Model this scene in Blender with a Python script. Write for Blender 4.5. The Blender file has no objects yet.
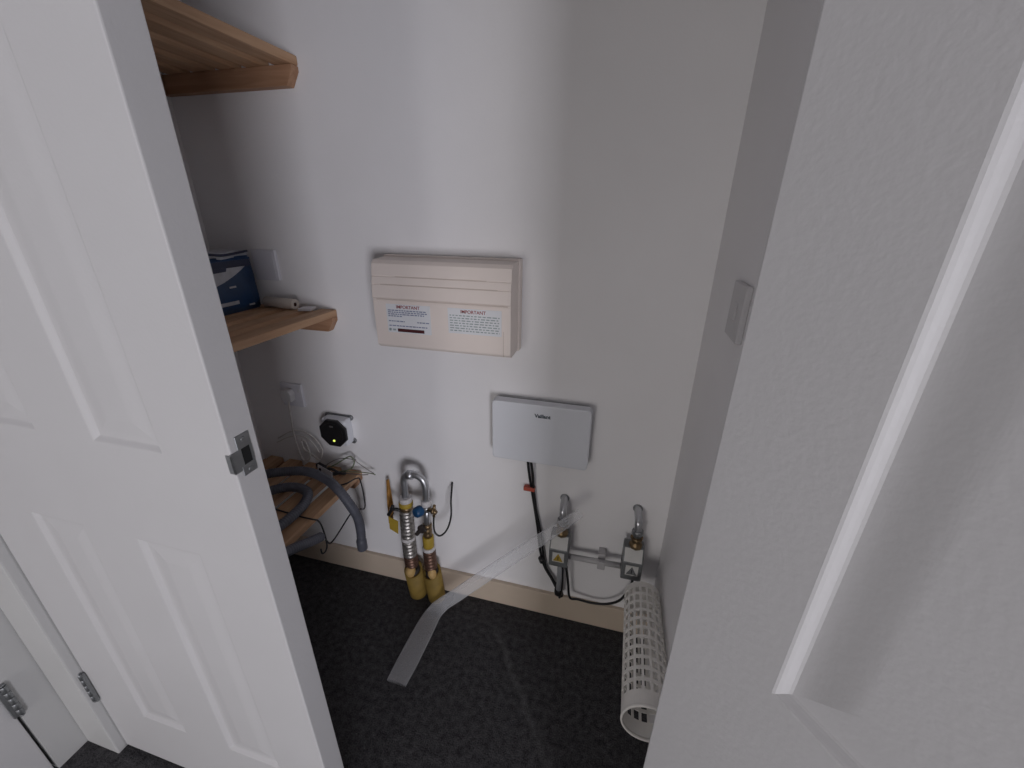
import bpy, bmesh, math, random
from mathutils import Vector, Matrix
random.seed(4)
scene = bpy.context.scene
COL = scene.collection
V = Vector

# ------------------------------------------------------------------ materials
def mat(name, color, rough=0.6, metal=0.0, noise=0.0, nscale=40.0, bump=0.0, bscale=200.0, coat=0.0):
    m = bpy.data.materials.new(name); m.use_nodes = True
    nt = m.node_tree; b = nt.nodes['Principled BSDF']
    b.inputs['Base Color'].default_value = (*color, 1)
    b.inputs['Roughness'].default_value = rough
    b.inputs['Metallic'].default_value = metal
    tc = nt.nodes.new('ShaderNodeTexCoord')
    if noise:
        n = nt.nodes.new('ShaderNodeTexNoise'); n.inputs['Scale'].default_value = nscale
        n.inputs['Detail'].default_value = 4
        r = nt.nodes.new('ShaderNodeValToRGB')
        r.color_ramp.elements[0].position = .3; r.color_ramp.elements[1].position = .7
        r.color_ramp.elements[0].color = (*[max(0, c*(1-noise)) for c in color], 1)
        r.color_ramp.elements[1].color = (*[min(1, c*(1+noise)) for c in color], 1)
        nt.links.new(tc.outputs['Object'], n.inputs['Vector'])
        nt.links.new(n.outputs['Fac'], r.inputs['Fac'])
        nt.links.new(r.outputs['Color'], b.inputs['Base Color'])
    if bump:
        n2 = nt.nodes.new('ShaderNodeTexNoise'); n2.inputs['Scale'].default_value = bscale
        bp = nt.nodes.new('ShaderNodeBump'); bp.inputs['Strength'].default_value = bump
        bp.inputs['Distance'].default_value = .002
        nt.links.new(tc.outputs['Object'], n2.inputs['Vector'])
        nt.links.new(n2.outputs['Fac'], bp.inputs['Height'])
        nt.links.new(bp.outputs['Normal'], b.inputs['Normal'])
    return m

def wood_mat(name, c1, c2, axis='Y'):
    m = bpy.data.materials.new(name); m.use_nodes = True
    nt = m.node_tree; b = nt.nodes['Principled BSDF']; b.inputs['Roughness'].default_value = .6
    tc = nt.nodes.new('ShaderNodeTexCoord'); mp = nt.nodes.new('ShaderNodeMapping')
    mp.inputs['Scale'].default_value = (40, 3, 40) if axis == 'Y' else (3, 40, 40)
    n = nt.nodes.new('ShaderNodeTexNoise'); n.inputs['Scale'].default_value = 1.6; n.inputs['Detail'].default_value = 5
    n.inputs['Distortion'].default_value = .6
    r = nt.nodes.new('ShaderNodeValToRGB')
    r.color_ramp.elements[0].position = .35; r.color_ramp.elements[1].position = .68
    r.color_ramp.elements[0].color = (*c2, 1); r.color_ramp.elements[1].color = (*c1, 1)
    nt.links.new(tc.outputs['Object'], mp.inputs['Vector']); nt.links.new(mp.outputs['Vector'], n.inputs['Vector'])
    nt.links.new(n.outputs['Fac'], r.inputs['Fac']); nt.links.new(r.outputs['Color'], b.inputs['Base Color'])
    return m

def carpet_mat():
    m = bpy.data.materials.new('carpet'); m.use_nodes = True
    nt = m.node_tree; b = nt.nodes['Principled BSDF']; b.inputs['Roughness'].default_value = .95
    b.inputs['Specular IOR Level'].default_value = .1
    tc = nt.nodes.new('ShaderNodeTexCoord')
    n = nt.nodes.new('ShaderNodeTexNoise'); n.inputs['Scale'].default_value = 260; n.inputs['Detail'].default_value = 3
    n3 = nt.nodes.new('ShaderNodeTexNoise'); n3.inputs['Scale'].default_value = 55; n3.inputs['Detail'].default_value = 4
    ad = nt.nodes.new('ShaderNodeMath'); ad.operation = 'MULTIPLY_ADD'; ad.inputs[1].default_value = .45
    nt.links.new(tc.outputs['Object'], n.inputs['Vector']); nt.links.new(tc.outputs['Object'], n3.inputs['Vector'])
    nt.links.new(n3.outputs['Fac'], ad.inputs[0])
    mu = nt.nodes.new('ShaderNodeMath'); mu.operation = 'MULTIPLY'; mu.inputs[1].default_value = .55
    nt.links.new(n.outputs['Fac'], mu.inputs[0]); nt.links.new(mu.outputs[0], ad.inputs[2])
    r = nt.nodes.new('ShaderNodeValToRGB')
    r.color_ramp.elements[0].position = .38; r.color_ramp.elements[1].position = .66
    r.color_ramp.elements[0].color = (.028, .028, .031, 1); r.color_ramp.elements[1].color = (.105, .102, .107, 1)
    nt.links.new(ad.outputs[0], r.inputs['Fac'])
    # fluff specks and a faint worn dusty line
    vo = nt.nodes.new('ShaderNodeTexVoronoi'); vo.inputs['Scale'].default_value = 26
    lt = nt.nodes.new('ShaderNodeMath'); lt.operation = 'LESS_THAN'; lt.inputs[1].default_value = .055
    nt.links.new(tc.outputs['Object'], vo.inputs['Vector']); nt.links.new(vo.outputs['Distance'], lt.inputs[0])
    sx = nt.nodes.new('ShaderNodeSeparateXYZ'); nt.links.new(tc.outputs['Object'], sx.inputs[0])
    # distance to the line x = a + b*y
    li = nt.nodes.new('ShaderNodeMath'); li.operation = 'MULTIPLY_ADD'; li.inputs[1].default_value = LINE_B; li.inputs[2].default_value = LINE_A
    nt.links.new(sx.outputs['Y'], li.inputs[0])
    df = nt.nodes.new('ShaderNodeMath'); df.operation = 'SUBTRACT'
    nt.links.new(sx.outputs['X'], df.inputs[0]); nt.links.new(li.outputs[0], df.inputs[1])
    wob = nt.nodes.new('ShaderNodeTexNoise'); wob.inputs['Scale'].default_value = 9
    nt.links.new(tc.outputs['Object'], wob.inputs['Vector'])
    w2 = nt.nodes.new('ShaderNodeMath'); w2.operation = 'MULTIPLY_ADD'; w2.inputs[1].default_value = .035; w2.inputs[2].default_value = -.0175
    nt.links.new(wob.outputs['Fac'], w2.inputs[0])
    d2 = nt.nodes.new('ShaderNodeMath'); d2.operation = 'ADD'
    nt.links.new(df.outputs[0], d2.inputs[0]); nt.links.new(w2.outputs[0], d2.inputs[1])
    ab = nt.nodes.new('ShaderNodeMath'); ab.operation = 'ABSOLUTE'; nt.links.new(d2.outputs[0], ab.inputs[0])
    mr = nt.nodes.new('ShaderNodeMapRange'); mr.inputs['From Min'].default_value = .003; mr.inputs['From Max'].default_value = .02
    mr.inputs['To Min'].default_value = .42; mr.inputs['To Max'].default_value = 0
    nt.links.new(ab.outputs[0], mr.inputs['Value'])
    yl = nt.nodes.new('ShaderNodeMath'); yl.operation = 'LESS_THAN'; yl.inputs[1].default_value = 1.0
    nt.links.new(sx.outputs['Y'], yl.inputs[0])
    m1 = nt.nodes.new('ShaderNodeMath'); m1.operation = 'MULTIPLY'
    nt.links.new(mr.outputs['Result'], m1.inputs[0]); nt.links.new(yl.outputs[0], m1.inputs[1])
    m2 = nt.nodes.new('ShaderNodeMath'); m2.operation = 'MULTIPLY'
    nt.links.new(m1.outputs[0], m2.inputs[0]); nt.links.new(ad.outputs[0], m2.inputs[1])
    ls = nt.nodes.new('ShaderNodeMath'); ls.operation = 'MULTIPLY'; ls.inputs[1].default_value = .35
    nt.links.new(lt.outputs[0], ls.inputs[0])
    mx = nt.nodes.new('ShaderNodeMath'); mx.operation = 'MAXIMUM'
    nt.links.new(m2.outputs[0], mx.inputs[0]); nt.links.new(ls.outputs[0], mx.inputs[1])
    mix = nt.nodes.new('ShaderNodeMix'); mix.data_type = 'RGBA'
    nt.links.new(mx.outputs[0], mix.inputs['Factor']); nt.links.new(r.outputs['Color'], mix.inputs['A'])
    mix.inputs['B'].default_value = (.2, .2, .2, 1)
    nt.links.new(mix.outputs['Result'], b.inputs['Base Color'])
    bp = nt.nodes.new('ShaderNodeBump'); bp.inputs['Strength'].default_value = .9; bp.inputs['Distance'].default_value = .006
    nt.links.new(ad.outputs[0], bp.inputs['Height']); nt.links.new(bp.outputs['Normal'], b.inputs['Normal'])
    return m
LINE_A, LINE_B = .405, -.72      # the dusty line on the carpet

def clear_mat():
    m = bpy.data.materials.new('clear_plastic'); m.use_nodes = True
    nt = m.node_tree; out = nt.nodes['Material Output']; b = nt.nodes['Principled BSDF']
    b.inputs['Base Color'].default_value = (.85, .86, .88, 1); b.inputs['Roughness'].default_value = .22
    tr = nt.nodes.new('ShaderNodeBsdfTransparent'); tr.inputs['Color'].default_value = (.97, .97, .98, 1)
    lw = nt.nodes.new('ShaderNodeLayerWeight'); lw.inputs['Blend'].default_value = .35
    mr = nt.nodes.new('ShaderNodeMapRange'); mr.inputs['To Min'].default_value = .18; mr.inputs['To Max'].default_value = .6
    nt.links.new(lw.outputs['Facing'], mr.inputs['Value'])
    mx = nt.nodes.new('ShaderNodeMixShader')
    nt.links.new(mr.outputs['Result'], mx.inputs['Fac']); nt.links.new(tr.outputs[0], mx.inputs[1]); nt.links.new(b.outputs[0], mx.inputs[2])
    nt.links.new(mx.outputs[0], out.inputs['Surface'])
    return m

M = dict(
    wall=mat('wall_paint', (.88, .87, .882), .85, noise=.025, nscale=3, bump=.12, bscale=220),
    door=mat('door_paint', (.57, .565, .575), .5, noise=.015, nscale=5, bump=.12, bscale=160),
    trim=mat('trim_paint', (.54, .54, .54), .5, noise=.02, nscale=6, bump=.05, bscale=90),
    skirt=mat('cream_skirting', (.60, .50, .40), .55, noise=.04, nscale=7, bump=.05, bscale=80),
    carpet=carpet_mat(),
    pine=wood_mat('pine_slats', (.56, .36, .22), (.42, .24, .135), 'Y'),
    pine_end=wood_mat('pine_batten', (.46, .27, .165), (.34, .18, .10), 'X'),
    steel=mat('brushed_steel', (.30, .31, .32), .4, .85, noise=.12, nscale=60),
    dark_hole=mat('dark_void', (.006, .006, .007), .9, noise=.1),
    cream=mat('cream_plastic', (.80, .715, .665), .5, noise=.02, nscale=10),
    cream_dark=mat('cream_groove', (.62, .54, .49), .6, noise=.02),
    sticker=mat('sticker_white', (.74, .75, .78), .5, noise=.02),
    ink_red=mat('ink_red', (.28, .03, .03), .6, noise=.1),
    ink_blue=mat('ink_blue', (.22, .25, .36), .6, noise=.1),
    ink_grey=mat('ink_grey', (.30, .36, .36), .6, noise=.1),
    bar=mat('ink_maroon', (.07, .012, .014), .6, noise=.1),
    grey_box=mat('grey_plastic', (.74, .76, .81), .45, noise=.015, nscale=8),
    grey_side=mat('grey_plastic_back', (.30, .31, .33), .5, noise=.02),
    logo=mat('logo_ink', (.03, .05, .07), .5, noise=.1),
    black=mat('black_plastic', (.012, .012, .014), .4, noise=.2),
    black_cable=mat('black_cable', (.010, .010, .012), .45, noise=.2),
    switch=mat('switch_plastic', (.60, .59, .60), .45, noise=.02),
    white_plastic=mat('white_plastic', (.70, .70, .72), .4, noise=.02),
    socket=mat('socket_plastic', (.74, .74, .80), .4, noise=.02),
    white_cable=mat('white_cable', (.60, .57, .55), .5, noise=.05),
    hose=mat('grey_hose', (.095, .10, .125), .5, noise=.15, nscale=25),
    basket=mat('white_mesh_plastic', (.84, .82, .78), .5, noise=.03),
    yellow=mat('yellow_foam', (.25, .165, .034), .7, noise=.15, nscale=30, bump=.2),
    yellow_card=mat('yellow_card', (.42, .29, .035), .6, noise=.08),
    orange=mat('orange_strap', (.42, .22, .06), .7, noise=.25, nscale=60),
    tan=mat('tan_tape', (.55, .36, .14), .6, noise=.15),
    chrome=mat('chrome_pipe', (.55, .56, .58), .34, .9, noise=.08, nscale=40),
    foil=mat('braided_foil', (.40, .38, .36), .42, .8, noise=.55, nscale=70, bump=.6, bscale=150),
    brass=mat('brass', (.24, .17, .095), .4, .85, noise=.3, nscale=50),
    rubber=mat('dark_rubber', (.035, .028, .026), .6, noise=.3),
    copper=mat('copper_tape', (.16, .09, .065), .45, .6, noise=.3, nscale=60),
    white_tape=mat('white_tape', (.62, .60, .60), .6, noise=.08),
    blue=mat('blue_handle', (.012, .075, .19), .4, noise=.1),
    valve=mat('valve_grey', (.18, .19, .195), .45, .35, noise=.15, nscale=50),
    valve_light=mat('valve_label', (.62, .62, .60), .5, noise=.05),
    pale_pipe=mat('pale_pipe', (.50, .49, .50), .45, noise=.05),
    red=mat('red_tape', (.42, .07, .04), .5, noise=.1),
    blue_pack=mat('blue_wrap', (.013, .050, .135), .35, noise=.3, nscale=14, bump=.5, bscale=40),
    dark_blue=mat('navy_band', (.016, .022, .06), .4, noise=.3, nscale=30),
    pack_white=mat('pack_white', (.48, .49, .53), .4, noise=.12, nscale=40),
    paper=mat('paper_roll', (.62, .56, .50), .8, noise=.04),
    roll_core=mat('roll_core', (.06, .025, .015), .9, noise=.1),
    white_card=mat('white_card', (.74, .72, .74), .6, noise=.03),
    wire=mat('dark_wire', (.028, .028, .032), .45, .3, noise=.1),
    wire_green=mat('thin_green_wire', (.17, .20, .13), .5, noise=.1),
    wire_grey=mat('thin_grey_wire', (.16, .14, .14), .5, noise=.1),
    clear=clear_mat(),
)
def led_mat():
    m = bpy.data.materials.new('lit_indicator'); m.use_nodes = True
    b = m.node_tree.nodes['Principled BSDF']
    b.inputs['Base Color'].default_value = (.7, .8, .2, 1)
    b.inputs['Emission Color'].default_value = (.85, 1.0, .15, 1); b.inputs['Emission Strength'].default_value = 1.2
    return m
M['led'] = led_mat()

# ------------------------------------------------------------------ mesh helpers
class MB:
    def __init__(s): s.bm = bmesh.new()
    def box(s, x0, x1, y0, y1, z0, z1, bev=0.0, seg=2, mtx=None):
        t = bmesh.new(); bmesh.ops.create_cube(t, size=1)
        for v in t.verts:
            v.co = V(((x0+x1)/2+v.co.x*(x1-x0), (y0+y1)/2+v.co.y*(y1-y0), (z0+z1)/2+v.co.z*(z1-z0)))
        if bev:
            bmesh.ops.bevel(t, geom=t.edges[:], offset=bev, segments=seg, profile=.6, affect='EDGES')
        return s.add(t, mtx)
    def add(s, t, mtx=None):
        if mtx is not None: bmesh.ops.transform(t, matrix=mtx, verts=t.verts[:])
        me = bpy.data.meshes.new('tmp'); t.to_mesh(me); t.free(); s.bm.from_mesh(me); bpy.data.meshes.remove(me)
        return s
    def prism(s, pts, d, bev=0.0, mtx=None):
        """polygon pts (3-D) extruded by vector d"""
        t = bmesh.new(); a = [t.verts.new(V(p)) for p in pts]; b = [t.verts.new(V(p)+V(d)) for p in pts]
        n = len(pts); t.faces.new(a); t.faces.new(b[::-1])
        for i in range(n): t.faces.new((a[i], b[i], b[(i+1) % n], a[(i+1) % n]))
        bmesh.ops.recalc_face_normals(t, faces=t.faces[:])
        if bev: bmesh.ops.bevel(t, geom=t.edges[:], offset=bev, segments=2, profile=.6, affect='EDGES')
        return s.add(t, mtx)
    def tube(s, pts, r, seg=12, cap=True, smooth=True, hollow=0):
        """round tube along pts, r may be a list"""
        pts = [V(p) for p in pts]
        if smooth and len(pts) > 2: pts, r = spline(pts, r)
        rs = r if isinstance(r, (list, tuple)) else [r]*len(pts)
        t = bmesh.new(); rings = []; nrm = None
        for i, p in enumerate(pts):
            d = (pts[min(i+1, len(pts)-1)]-pts[max(i-1, 0)]).normalized()
            if nrm is None: nrm = d.orthogonal().normalized()
            else: nrm = (nrm-d*nrm.dot(d)).normalized()
            bi = d.cross(nrm)
            rings.append([t.verts.new(p+(nrm*math.cos(2*math.pi*k/seg)+bi*math.sin(2*math.pi*k/seg))*rs[i]) for k in range(seg)])
        for i in range(len(rings)-1):
            for k in range(seg):
                t.faces.new((rings[i][k], rings[i][(k+1) % seg], rings[i+1][(k+1) % seg], rings[i+1][k]))
        if cap: t.faces.new(rings[0][::-1]); t.faces.new(rings[-1])
        for f in t.faces: f.smooth = len(f.verts) == 4
        bmesh.ops.recalc_face_normals(t, faces=t.faces[:])
        return s.add(t)
    def lathe(s, prof, seg=24, mtx=None, closed=False):
        """prof: (radius, height) about the local z axis; closed makes it a loop"""
        t = bmesh.new(); rings = []
        for r, h in prof:
            if r < 1e-6: rings.append([t.verts.new((0, 0, h))])
            else: rings.append([t.verts.new((r*math.cos(2*math.pi*k/seg), r*math.sin(2*math.pi*k/seg), h)) for k in range(seg)])
        idx = list(range(len(rings)-1)) + ([len(rings)-1] if closed else [])
        for i in idx:
            a, b = rings[i], rings[(i+1) % len(rings)]
            for k in range(seg):
                l = (k+1) % seg
                if len(a) == 1 and len(b) == 1: continue
                if len(a) == 1: t.faces.new((a[0], b[l], b[k]))
                elif len(b) == 1: t.faces.new((a[k], a[l], b[0]))
                else: t.faces.new((a[k], a[l], b[l], b[k]))
        if not closed:
            for rg in (rings[0], rings[-1]):
                if len(rg) > 1: t.faces.new(rg)
        bmesh.ops.recalc_face_normals(t, faces=t.faces[:])
        for f in t.faces: f.smooth = len(f.verts) == 4
        return s.add(t, mtx)
    def build(s, name, m, parent=None, smooth=False):
        me = bpy.data.meshes.new(name); s.bm.to_mesh(me); s.bm.free()
        if not isinstance(m, (list, tuple)): m = [m]
        for k in m: me.materials.append(k)
        o = bpy.data.objects.new(name, me); COL.objects.link(o)
        if smooth:
            for p in me.polygons: p.use_smooth = True
        if parent is not None:
            o.parent = parent
            off = V((0, 0, 0)); p = parent
            while p is not None: off += p.location; p = p.parent
            if parent.get('_world', 1): o.matrix_parent_inverse = Matrix.Identity(4); o.data.transform(Matrix.Translation(-off))
        return o

def spline(pts, r, n=7):
    rs = r if isinstance(r, (list, tuple)) else None
    out, ro = [], []
    P = [pts[0]*2-pts[1]]+pts+[pts[-1]*2-pts[-2]]
    for i in range(1, len(P)-2):
        for k in range(n):
            u = k/n
            a, b, c, d = P[i-1], P[i], P[i+1], P[i+2]
            out.append(.5*((2*b)+(c-a)*u+(2*a-5*b+4*c-d)*u*u+(3*b-a-3*c+d)*u**3))
            if rs: ro.append(rs[i-1]*(1-u)+rs[i]*u)
    out.append(pts[-1])
    if rs: ro.append(rs[-1])
    return out, (ro if rs else r)

def tag(o, label, cat, group=None, kind=None):
    o['label'] = label; o['category'] = cat
    if group: o['group'] = group
    if kind: o['kind'] = kind
    return o
def thing(name, loc, label, cat, group=None, kind=None):
    o = bpy.data.objects.new(name, None); COL.objects.link(o); o.location = loc
    o.empty_display_size = .05
    return tag(o, label, cat, group, kind)
def rot_to(d):
    return V(d).to_track_quat('Z', 'Y').to_matrix().to_4x4()
def along(p, d): return Matrix.Translation(V(p)) @ rot_to(d)
def text_mesh(name, body, size, m, parent, mtx, depth=.0004, bold=0.0):
    cu = bpy.data.curves.new(name, 'FONT'); cu.body = body; cu.size = size; cu.extrude = depth; cu.align_x = 'CENTER'; cu.align_y = 'CENTER'
    cu.offset = bold
    t = bpy.data.objects.new(name+'_curve', cu); COL.objects.link(t)
    bpy.context.view_layer.update()
    dg = bpy.context.evaluated_depsgraph_get()
    me = bpy.data.meshes.new_from_object(t.evaluated_get(dg))
    bpy.data.objects.remove(t); bpy.data.curves.remove(cu)
    me.materials.clear(); me.materials.append(m)
    me.transform(mtx)
    o = bpy.data.objects.new(name, me); COL.objects.link(o); o.parent = parent
    off = V((0, 0, 0)); p = parent
    while p is not None: off += p.location; p = p.parent
    me.transform(Matrix.Translation(-off))
    return o
# text on a wall that faces -Y: local x -> +X, local y -> +Z, local z -> -Y
WALLTXT = Matrix(((1, 0, 0, 0), (0, 0, -1, 0), (0, 1, 0, 0), (0, 0, 0, 1)))

# ------------------------------------------------------------------ measures (metres)
D = 1.11            # back wall
XL, XR = -1.307, .216
JL, JR = -1.215, .137     # door opening
YF = .365           # hall side face of the front wall
YB = .452           # cupboard side of the front wall
HC = 2.35           # ceiling
HH = -1.332         # hall left wall

# ------------------------------------------------------------------ setting
tag(MB().box(HH-.3, 2.0, -1.6, D+.1, -.05, 0).build('floor', M['carpet']), 'dark charcoal carpet running from the hall into the cupboard', 'floor', kind='structure')
tag(MB().box(XL-.1, XR+.1, D, D+.1, 0, HC).build('wall_back', M['wall']), 'white painted back wall of the cupboard', 'wall', kind='structure')
tag(MB().box(XL-.1, XL, YB, D, 0, HC).build('wall_left', M['wall']), 'white left side wall of the cupboard behind the shelves', 'wall', kind='structure')
tag(MB().box(XR, XR+.1, YB, D, 0, HC).build('wall_right', M['wall']), 'white right side wall of the cupboard', 'wall', kind='structure')
w = MB(); w.box(XL-.1, JL, YF+.018, YB, 0, HC); w.box(JR, 2.0, YF+.018, YB, 0, HC); w.box(JL, JR, YF+.018, YB, 2.0, HC)
tag(w.build('wall_front', M['wall']), 'white wall around the cupboard doorway', 'wall', kind='structure')
tag(MB().box(HH-.3, 2.0, -1.6, D+.1, HC, HC+.05).build('ceiling', M['wall']), 'white ceiling above the hall and cupboard', 'ceiling', kind='structure')
tag(MB().box(XL, XR, D-.015, D, 0, .107, .004).build('baseboard_back', M['skirt']), 'cream skirting board along the foot of the back wall', 'skirting', kind='structure')

# door casing (left architrave and jamb, right architrave and jamb, head)
c = MB(); c.box(HH+.002, JL+.004, YF-.004, YF+.018, 0, 2.04, .004); c.box(JL-.02, JL+.0028, YF+.016, YB, 0, 2.0)
tag(c.build('trim_1', M['trim']), 'white door casing down the hinge side of the closed door', 'door frame', kind='structure')
c = MB(); c.box(JR+.012, JR+.09, YF+.002, YF+.018, 0, 2.04, .004); c.box(JR-.003, JR+.02, YF+.016, YB-.001, 0, 2.0)
tag(c.build('trim_2', M['trim']), 'white door casing behind the open door on the right', 'door frame', kind='structure')

# hall side: wall with its own door on the left
w = MB(); w.box(HH-.1, HH, .297, YF+.018, 0, HC); w.box(HH-.1, HH, -1.6, -.55, 0, HC); w.box(HH-.1, HH, -.55, .297, 2.0, HC)
tag(w.build('wall_hall', M['trim']), 'white casing wall of the neighbouring doorway at lower left', 'wall', kind='structure')

def door_mesh(W, T, H, cols, rows):
    """moulded panel door: x 0..W, y 0..T (both faces panelled), z 0..H"""
    t = bmesh.new()
    xs = sorted({0, W, *[c for p in cols for c in p]}); zs = sorted({0, H, *[c for p in rows for c in p]})
    prof = []
    for k in range(25):
        u = .05*k/24                      # cove down to 7 mm, then a long slope up to the raised field
        a_, b__ = min(1, u/.011), max(0, min(1, (u-.014)/.036))
        prof.append((u, .0068*(3*a_*a_-2*a_**3)-.0036*(3*b__*b__-2*b__**3)))
    def quad(a): t.faces.new([t.verts.new(p) for p in a])
    for side in (0, 1):
        def P(x, z, d): return V((x, d if side == 0 else T-d, z))
        for i in range(len(xs)-1):
            for j in range(len(zs)-1):
                x0, x1, z0, z1 = xs[i], xs[i+1], zs[j], zs[j+1]
                if any(abs(p[0]-x0) < 1e-6 for p in cols) and any(abs(p[0]-z0) < 1e-6 for p in rows):
                    last = None
                    for o, d in prof:
                        ring = [P(x0+o, z0+o, d), P(x1-o, z0+o, d), P(x1-o, z1-o, d), P(x0+o, z1-o, d)]
                        if last:
                            for k in range(4): quad((last[k], last[(k+1) % 4], ring[(k+1) % 4], ring[k]))
                        last = ring
                    quad(last)
                else:
                    quad((P(x0, z0, 0), P(x1, z0, 0), P(x1, z1, 0), P(x0, z1, 0)))
    for i in range(len(xs)-1):
        for z in (0, H): quad((V((xs[i], 0, z)), V((xs[i+1], 0, z)), V((xs[i+1], T, z)), V((xs[i], T, z))))
    for j in range(len(zs)-1):
        for x in (0, W): quad((V((x, 0, zs[j])), V((x, 0, zs[j+1])), V((x, T, zs[j+1])), V((x, T, zs[j]))))
    bmesh.ops.remove_doubles(t, verts=t.verts[:], dist=1e-5)
    bmesh.ops.recalc_face_normals(t, faces=t.faces[:])
    # ease the four long arrises
    ed = [e for e in t.edges if all((abs(v.co.x) < 1e-5 or abs(v.co.x-W) < 1e-5) and (abs(v.co.y) < 1e-5 or abs(v.co.y-T) < 1e-5) for v in e.verts) and abs(e.verts[0].co.x-e.verts[1].co.x) < 1e-5 and abs(e.verts[0].co.y-e.verts[1].co.y) < 1e-5]
    bmesh.ops.bevel(t, geom=ed, offset=.0022, segments=2, profile=.5, affect='EDGES')
    return t

def hinge(parent, x, y, z0, z1, leaf_dir):
    """knuckle with five rolled segments and a slim visible leaf"""
    m = MB(); n = 5; h = (z1-z0)/n
    for k in range(n): m.lathe([(0, 0), (.0062, 0), (.0068, .001), (.0068, h-.002), (.0062, h-.001), (0, h-.001)], 14, Matrix.Translation((x, y, z0+k*h)))
    m.lathe([(0, 0), (.0045, 0), (.0055, .004), (0, .006)], 14, Matrix.Translation((x, y, z1)))
    m.lathe([(0, -.006), (.0055, -.004), (.0045, 0), (0, 0)], 14, Matrix.Translation((x, y, z0)))
    lx, ly = leaf_dir
    m.box(min(x, x+lx)-.0012, max(x, x+lx)+.0012, min(y, y+ly)-.0012, max(y, y+ly)+.0012, z0, z1)
    o = m.build('hinge', M['steel'], parent); o['label'] = 'steel hinge knuckle'
    return o

ROWS = [(.197, .849), (1.048, 1.592), (1.70, 1.865)]
DL = (-1.2115, .3825, .008)
d1 = thing('door_1', DL, 'white moulded panel door on the left, closed, with a steel strike plate in its edge', 'door', kind='structure')
WD = .7005
cols = [(.1505, .2915), (.4225, .5665)]
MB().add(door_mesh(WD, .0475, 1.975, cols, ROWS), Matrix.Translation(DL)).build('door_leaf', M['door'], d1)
hinge(d1, -1.2145, .3755, .215, .32, (.012, .004)); hinge(d1, -1.2145, .3755, 1.66, 1.765, (.012, .004))
# strike plate let into the free edge, lip round the front arris
XE = DL[0]+WD
sp = MB(); sp.box(XE-.001, XE+.0015, .3935, .4175, 1.078, 1.100, .0006, 1); sp.box(XE-.001, XE+.0015, .3935, .4175, 1.034, 1.051, .0006, 1)
sp.box(XE-.001, XE+.0015, .3935, .3985, 1.051, 1.078); sp.box(XE-.001, XE+.0015, .4135, .4175, 1.051, 1.078)
sp.box(XE-.001, XE+.0015, .381, .3935, 1.045, 1.078)
sp.box(XE-.0095, XE+.0015, .381, .383, 1.045, 1.076, .0006, 1)
so = sp.build('strike_plate', M['steel'], d1); so['label'] = 'steel strike plate with a square latch hole'
MB().box(XE-.0008, XE+.0004, .398, .414, 1.0505, 1.0785).build('latch_hole', M['dark_hole'], so)
for z in (1.092, 1.041):
    MB().lathe([(0, 0), (.004, 0), (.003, .001), (0, .0012)], 12, along((XE+.0014, .4055, z), (1, 0, 0))).build('screw', M['steel'], so)

# open door on the right, swung out towards the viewer
TH = math.radians(38)
P0 = V((.095, .341, .008))
d2 = thing('door_2', P0, 'white moulded panel door standing open at the right edge, seen close up', 'door', kind='structure')
leaf = door_mesh(.655, .040, 1.975, [(.099, .279), (.385, .555)], [(.197, .849), (1.027, 1.592), (1.70, 1.865)])
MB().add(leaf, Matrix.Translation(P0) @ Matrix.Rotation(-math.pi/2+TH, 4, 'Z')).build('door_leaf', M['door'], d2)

# neighbouring hall door in the left wall
P3 = (HH-.040, -.545, .008)
d3 = thing('door_3', P3, 'white door in the side wall at the lower left corner', 'door', kind='structure')
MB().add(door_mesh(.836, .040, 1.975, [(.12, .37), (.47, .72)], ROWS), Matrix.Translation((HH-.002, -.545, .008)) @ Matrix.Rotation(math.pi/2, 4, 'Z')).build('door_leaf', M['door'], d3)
hinge(d3, HH+.005, .299, .240, .345, (-.004, -.012)); hinge(d3, HH+.005, .299, 1.70, 1.80, (-.004, -.012))

# ------------------------------------------------------------------ shelves
SX = -.860
def make_shelf(loc, label):
    x, y, z = loc     # base = under the slats, at the back left corner
    s = thing('slatted_shelf', loc, label, 'shelf', 'pine slatted shelves')
    for k in range(5):
        b = SX-.002-k*.0875
        MB().box(b-.057, b, .475, D-.002, z, z+.022, .004).build('slat', M['pine'], s)
    for y0, y1 in ((D-.027, D-.001), (.50, .526)):
        ex = SX-.004
        MB().prism([(XL+.001, y0, z-.046), (ex-.022, y0, z-.046), (ex, y0, z-.012), (ex, y0, z-.0003), (XL+.001, y0, z-.0003)], (0, y1-y0, 0), .0015).build('batten', M['pine_end'], s)
    MB().box(XL+.001, XL+.026, .53, D-.03, z-.046, z-.0003, .0015).build('batten', M['pine_end'], s)
    return s
sh = make_shelf((XL, D, 1.741), 'pine slatted shelf at the top left, seen from below, empty')
def copy_shelf(z, label):
    r = sh.copy(); COL.objects.link(r); r.location = (XL, D, z); r['label'] = label
    for ch in list(sh.children):
        c = ch.copy(); COL.objects.link(c); c.parent = r
    return r
copy_shelf(1.089, 'pine slatted shelf carrying the blue pack and the white paper roll')
copy_shelf(.493, 'pine slatted shelf nearest the floor, with the grey hose lying over it')

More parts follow.
